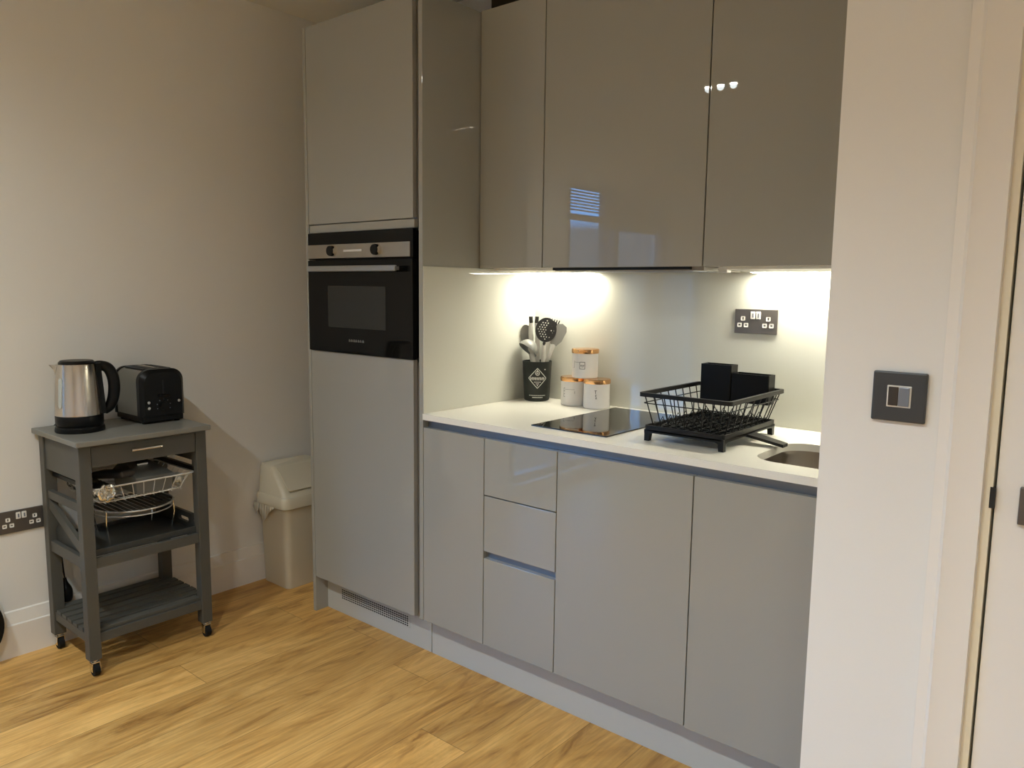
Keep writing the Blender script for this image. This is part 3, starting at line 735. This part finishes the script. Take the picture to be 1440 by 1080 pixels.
# wire basket under the drawer
wb = obj('wire_basket', B().tube([(x, y, .662) for x, y in rrect(-1.440, -1.128, -.812, -.448, .018, 4)], .0032, 8, closed=True), 'wire', tl)
obj('basket_bottom_rim', B().tube([(x, y, .609) for x, y in rrect(-1.425, -1.140, -.785, -.490, .022, 4)], .0026, 8, closed=True), 'wire', wb)
for i in range(9):
    y = -.775 + i * .034
    obj('basket_wire', B().tube(bez([(-1.128, y * 1.0 - .0 + (y + .63) * .2, .662), (-1.136, y, .612), (-1.15, y, .607), (-1.415, y, .607), (-1.43, y, .612), (-1.440, y + (y + .63) * .2, .662)], 3), .0014, 6), 'wire', wb)
for i in range(7):
    x = -1.405 + i * .041
    obj('basket_wire', B().tube([(x, -.812, .662), (x, -.785, .6095), (x, -.490, .6095), (x, -.448, .662)], .0014, 6), 'wire', wb)
for y in (TY0 + .026, TY1 - .044):
    obj('basket_runner', box(TX0 + lw * .5, TX1 - lw * .6, y, y + .016, .664, .680, bev=.001), 'black', tl)

# things in the basket
fo = thing('foil_roll', (-1.26, -.772, .645), 'crumpled silver foil roll at the near end of the wire basket', 'foil')
mt = Matrix.Translation((-1.395, -.770, .6445)) @ Matrix.Rotation(R(90), 4, 'Y')
j = lambda: rnd.uniform(-.0030, .0030)
obj('foil_wrap', B().lathe([(0, 0)] + [(.031, z * .0135) for z in range(0, 21)] + [(.026, .272), (.022, .266), (.018, .272), (.013, .265), (.009, .270), (.005, .262), (0, .262)], seg=26, mtx=mt, jitter=j), 'foil', fo, ang=5)
bw = obj('dark_case', B().box(-1.335, -1.165, -.725, -.665, .665, .692, bev=.008, rot=Matrix.Rotation(R(14), 3, 'Z') @ Matrix.Rotation(R(-8), 3, 'Y')), 'brown', org=(-1.25, -.70, .665))
tag(bw, 'long dark brown case lying behind the foil roll in the wire basket', 'case')
bxg = thing('plastic_box', (-1.25, -.595, .611), 'grey plastic box with sloped top in the middle of the wire basket', 'box')
obj('box_body', B().loft([[(-1.33, -.655, .6115), (-1.150, -.655, .6115), (-1.150, -.530, .6115), (-1.33, -.530, .6115)], [(-1.335, -.660, .664), (-1.143, -.660, .664), (-1.143, -.526, .664), (-1.335, -.526, .664)]]), 'greyplastic', bxg)
obj('box_lid', B().loft([[(-1.338, -.663, .664), (-1.140, -.663, .664), (-1.140, -.523, .664), (-1.338, -.523, .664)], [(-1.338, -.663, .672), (-1.140, -.663, .672), (-1.140, -.523, .672), (-1.338, -.523, .672)], [(-1.330, -.640, .700), (-1.250, -.640, .700), (-1.250, -.545, .700), (-1.330, -.545, .700)]]), 'greyplastic', bxg)
obj('box_latch', box(-1.252, -1.238, -.612, -.572, .6935, .7035, bev=.001), 'chrome', bxg)
fw_ = B(); mt = Matrix.Translation((-1.21, -.487, .634)) @ Matrix.Rotation(R(82), 4, 'Y') @ Matrix.Rotation(R(8), 4, 'X')
j2 = lambda: rnd.uniform(-.004, .004)
fw_.lathe([(0, -.045), (.012, -.044), (.020, -.03), (.0215, -.01), (.019, .01), (.021, .03), (.016, .046), (.006, .052), (0, .052)], seg=18, mtx=mt, jitter=j2)
tag(obj('crumpled_wrap', fw_, 'film', org=(-1.21, -.487, .634), ang=10), 'shiny crumpled silver wrap at the far end of the wire basket', 'wrap')

# round grill rack standing on the tray
gk = thing('grill_rack', (-1.325, -.595, .4285), 'round chrome grill rack standing on the dark tray in the trolley', 'rack')
gc = Vector((-1.318, -.598, .540)); gr_ = .1385
obj('rack_ring', B().tube([gc + Vector((gr_ * math.cos(a), gr_ * math.sin(a), 0)) for a in [2 * math.pi * i / 48 for i in range(48)]], .0035, 8, closed=True), 'wire', gk)
obj('rack_ring', B().tube([gc + Vector((gr_ * .985 * math.cos(a), gr_ * .985 * math.sin(a), -.018)) for a in [2 * math.pi * i / 48 for i in range(48)]], .0025, 8, closed=True), 'wire', gk)
for i in range(13):
    s = -.125 + i * .0208; h = math.sqrt(gr_ ** 2 - s * s) - .002
    obj('rack_bar', B().box(gc.x - h, gc.x + h, gc.y + s - .0062, gc.y + s + .0062, .5375, .5425, bev=.0012), 'grill', gk)
for a in (R(-64), R(64), R(-128), R(128)):
    dx, dy = math.cos(a), math.sin(a); p = gc + Vector((dx * gr_, dy * gr_, 0))
    obj('leg', B().tube([p, p + Vector((dx * .003, dy * .003, -.05)), (gc.x + dx * (gr_ - .008), gc.y + dy * (gr_ - .008), .4292)], .0028, 8), 'chrome', gk)

# ------------------------------------------------------------------ kettle
kc = Vector((-1.322, -.770, tz + .0004))
kt = thing('electric_kettle', kc, 'brushed steel kettle with black handle on the grey trolley', 'kettle')
ku = Vector((.36, .933, 0)).normalized()               # spout to handle
kn = Vector((.933, -.36, 0))
obj('power_base', B().lathe([(0, 0), (.079, 0), (.081, .004), (.079, .018), (.074, .022), (0, .022)], kc, 48), 'black', kt)
obj('lower_band', B().lathe([(0, .0225), (.075, .0225), (.0775, .026), (.0775, .058), (.0760, .060), (0, .060)], kc, 48), 'black', kt)
obj('steel_body', B().lathe([(0, .0602), (.0770, .0602), (.0772, .064), (.0740, .12), (.0695, .185), (.0655, .238), (.0645, .242), (0, .242)], kc, 64), 'steel', kt)
obj('lid', B().lathe([(0, .2422), (.0575, .2422), (.0585, .247), (.052, .2535), (.02, .256), (0, .256)], kc, 40), 'black', kt)
def kp(u, z, n=0.): return kc + ku * u + UV * z + kn * n
spo = B().loft([[kp(-.062, .196, -.010), kp(-.062, .196, .010), kp(-.060, .238, .026), kp(-.060, .238, -.026)], [kp(-.0685, .205, -.006), kp(-.0685, .205, .006), kp(-.074, .239, .016), kp(-.074, .239, -.016)], [kp(-.072, .222, -.002), kp(-.072, .222, .002), kp(-.086, .2405, .004), kp(-.086, .2405, -.004)]])
obj('spout', spo, 'steel', kt)
hpts = bez([kp(.052, .231), kp(.076, .232), kp(.099, .221), (kp(.1125, .190)), kp(.1155, .150), kp(.109, .108), kp(.097, .082), kp(.078, .068)], 6)
obj('handle', B().tube(hpts, .0135, 14, sy=1.15, up=kn, radii=[.0140 + .0035 * math.sin(math.pi * i / (len(hpts) - 1)) for i in range(len(hpts))]), 'black', kt)
mount = B().loft([[kp(.060, z, -w), kp(.060, z, w), kp(r_ + .010, z, w * .7), kp(r_ + .010, z, -w * .7)] for z, r_, w in ((.0605, .0765, .034), (.12, .0735, .032), (.18, .0695, .032), (.2435, .0655, .036))])
obj('handle_mount', mount, 'black', kt)
an = R(-62)
gdir = (kn * math.cos(R(48)) - ku * math.sin(R(48)))
gtan = Vector((-gdir.y, gdir.x, 0))
gz = B().loft([[kc + gdir * (r_ - .004) + gtan * w + UV * z, kc + gdir * (r_ - .004) - gtan * w + UV * z, kc + gdir * (r_ + .0025) - gtan * w * .8 + UV * z, kc + gdir * (r_ + .0025) + gtan * w * .8 + UV * z] for z, r_, w in ((.090, .0757, .004), (.098, .0753, .0085), (.15, .0721, .0085), (.188, .0692, .0085), (.195, .0688, .004))])
obj('water_gauge', gz, 'gauge', kt)
cord = obj('power_cord', B().tube(bez([kp(.0, .006, -.079), (-1.47, -.765, tz + .004), (-1.492, -.79, tz + .003), (-1.502, -.795, tz - .02), (-1.500, -.800, .74), (-1.486, -.806, .66), (-1.483, -.808, .5), (-1.486, -.800, .33), (-1.480, -.797, .25)], 6), .003, 8), 'black', kt)
obj('plug', B().tube(bez([(-1.480, -.797, .255), (-1.479, -.796, .235), (-1.477, -.795, .21), (-1.477, -.795, .165)], 4), .018, 14, radii=[.006, .006, .007, .008, .010, .012, .015, .018, .021, .022, .022, .021, .018]), 'black', cord)

# ------------------------------------------------------------------ toaster
ts = thing('toaster', (-1.38, -.49, tz), 'black and chrome two slice toaster behind the kettle on the trolley', 'toaster')
ty0, ty1 = -.573, -.408
tz0, tz1 = tz + .030, tz + .203
def tprof(y0, y1, z0, z1, r, n=8):
    return [(y0, z0), (y1, z0)] + [(y1 - r + r * math.cos(R(90 * i / n)), z1 - r + r * math.sin(R(90 * i / n))) for i in range(n + 1)] + [(y0 + r - r * math.sin(R(90 * i / n)), z1 - r + r * math.cos(R(90 * i / n))) for i in range(n + 1)]
shell = B().loft([[(x, y, z) for y, z in tprof(ty0, ty1, tz0, tz1, .042)] for x in (-1.478, -1.298)])
obj('chrome_shell', shell, 'toaststeel', ts, label='chrome side shell')
for x0, x1, s in ((-1.298, -1.262, 1), (-1.500, -1.478, -1)):
    a, c = (x0, x1) if s > 0 else (x1, x0)
    obj('end_cap', B().loft([[(a, y, z) for y, z in tprof(ty0 - .003, ty1 + .003, tz0 - .004, tz1 + .003, .045)], [(a + (c - a) * .6, y, z) for y, z in tprof(ty0 - .003, ty1 + .003, tz0 - .004, tz1 + .003, .045)], [(c, y, z) for y, z in tprof(ty0 + .010, ty1 - .010, tz0, tz1 - .010, .040)]]), 'black', ts)
obj('base', B().box(-1.492, -1.268, ty0 + .004, ty1 - .004, tz + .006, tz0 + .001, bev=.004), 'black', ts)
for x in (-1.47, -1.29):
    for y in (ty0 + .02, ty1 - .02): obj('foot', B().cyl((x, y, tz + .0003), (x, y, tz + .008), .010, .010, 14), 'rubber', ts)
tp = obj('slot_plate', box(-1.465, -1.305, ty0 + .030, ty1 - .030, tz1 - .001, tz1 + .0035, bev=.0012), 'black', ts)
for y in (-.523, -.460): obj('bread_slot', box(-1.455, -1.315, y - .012, y + .012, tz1 + .0034, tz1 + .0040), 'hole', tp)
obj('slot_rim', B().box(-1.455, -1.315, -.497, -.486, tz1 + .0034, tz1 + .006, bev=.001), 'steel', tp)
obj('lever_slot', box(-1.2625, -1.2612, -.4935, -.4885, tz + .09, tz + .165), 'hole', ts)
lv = obj('lever', box(-1.262, -1.243, -.512, -.470, tz + .100, tz + .112, bev=.004), 'black', ts)
for z in (.061, .083): obj('button', B().cyl((-1.264, -.548, tz + z), (-1.2595, -.548, tz + z), .0055, .0055, 16), 'chrome', ts, label='small chrome button')
obj('browning_dial', B().cyl((-1.264, -.491, tz + .066), (-1.250, -.491, tz + .066), .017, .015, 24), 'black', ts)
for i in range(7):
    a = R(200 - i * 37); obj('dial_mark', B().cyl((-1.2622, -.491 + .026 * math.cos(a), tz + .066 + .026 * math.sin(a)), (-1.2612, -.491 + .026 * math.cos(a), tz + .066 + .026 * math.sin(a)), .0022, .0022, 8), 'rocker', ts)
obj('button', B().cyl((-1.264, -.432, tz + .081), (-1.2595, -.432, tz + .081), .0055, .0055, 16), 'chrome', ts, label='small chrome button')

# round dark thing cut by the left edge of the picture
rd = thing('round_disc', (-1.462, -1.152, 0), 'black round disc with pale rim standing by the skirting at the left edge', 'disc')
dc = Vector((-1.462, -1.158, .158))
obj('disc_face', B().cyl(dc + Vector((-.020, 0, 0)), dc + Vector((.022, 0, 0)), .146, .143, 56), 'black', rd)
obj('disc_rim', B().tube([dc + Vector((-.004, .1505 * math.cos(2 * math.pi * i / 56), .1505 * math.sin(2 * math.pi * i / 56))) for i in range(56)], .0045, 10, closed=True), 'palerim', rd)

# ------------------------------------------------------------------ lamps
def downlight(x, y, label, power, cone=128, n=3):
    t = thing('ceiling_downlight', (x, y, ZC), label, 'light', 'ceiling downlights')
    obj('trim_plate', box(x - .125, x + .125, y - .045, y + .045, ZC - .006, ZC - .0003, bev=.001), 'fitting', t)
    for k in range(n):
        bx_ = x + (k - (n - 1) / 2) * .080
        obj('bulb', B().cyl((bx_, y, ZC - .0095), (bx_, y, ZC - .0058), .021, .021, 20), 'bulb', t)
        ld = bpy.data.lights.new('spot', 'SPOT'); ld.energy = power / n; ld.color = (.87, .975, 1.); ld.spot_size = R(cone); ld.spot_blend = 1.; ld.shadow_soft_size = .020
        lo_ = bpy.data.objects.new('spot_lamp', ld); COL.objects.link(lo_); lo_.location = (bx_, y, ZC - .017)
downlight(-.50, -1.985, 'white ceiling downlight nearest the left wall, mirrored in the wall cabinets', 98, 158)
downlight(.70, -1.985, 'white ceiling downlight in the middle of the near row', 138, 132)
downlight(1.90, -1.985, 'white ceiling downlight nearest the door', 66)
downlight(.0, -3.7, 'added unseen fill downlight of the far row, towards the tall window', 38, 140)  # far row is added fill, out of view, to soften the wall shadows
downlight(1.70, -3.7, 'added unseen fill downlight of the far row, away from the window', 30, 140)  # second added fill lamp, also out of view

# ------------------------------------------------------------------ sky outside
w = bpy.data.worlds.new('dusk_sky'); S.world = w; w.use_nodes = True; nt = w.node_tree
bg = nt.nodes['Background']
tc = nt.nodes.new('ShaderNodeTexCoord'); sp_ = nt.nodes.new('ShaderNodeSeparateXYZ'); rp = nt.nodes.new('ShaderNodeValToRGB')
nt.links.new(tc.outputs['Generated'], sp_.inputs[0])
mr = nt.nodes.new('ShaderNodeMapRange'); mr.inputs['From Min'].default_value = -.2; mr.inputs['From Max'].default_value = .4
nt.links.new(sp_.outputs['Z'], mr.inputs['Value']); nt.links.new(mr.outputs[0], rp.inputs[0])
e = rp.color_ramp.elements
e[0].position = .0; e[0].color = (.018, .036, .062, 1); e[1].position = .485; e[1].color = (.11, .42, 1., 1)
k = e.new(.455); k.color = (.032, .070, .130, 1)
nt.links.new(rp.outputs[0], bg.inputs['Color']); bg.inputs['Strength'].default_value = 13.

# ------------------------------------------------------------------ camera
cam = bpy.data.cameras.new('camera'); co = bpy.data.objects.new('camera', cam); COL.objects.link(co)
a, b_, c = R(-7.1208), R(.6923), R(39.9283)
fwd = Vector((-math.sin(c) * math.cos(a), math.cos(c) * math.cos(a), math.sin(a)))
rt = Vector((math.cos(c), math.sin(c), 0)); upv = rt.cross(fwd)
r2 = rt * math.cos(b_) + upv * math.sin(b_); u2 = -rt * math.sin(b_) + upv * math.cos(b_)
mw = Matrix((r2, u2, -fwd)).transposed().to_4x4(); mw.translation = Vector((1.6291, -1.8761, 1.3700))
co.matrix_world = mw
cam.sensor_fit = 'HORIZONTAL'; cam.sensor_width = 36; cam.lens = 1087.5355 / 1440 * 36; cam.clip_start = .02
S.camera = co
S.view_settings.view_transform = 'Standard'; S.view_settings.look = 'None'; S.view_settings.gamma = 1; S.view_settings.use_curve_mapping = False
S.view_settings.exposure = .10
S.cycles.use_denoising = True
S.cycles.max_bounces = 10; S.cycles.diffuse_bounces = 5; S.cycles.glossy_bounces = 5
S.cycles.sample_clamp_indirect = 6
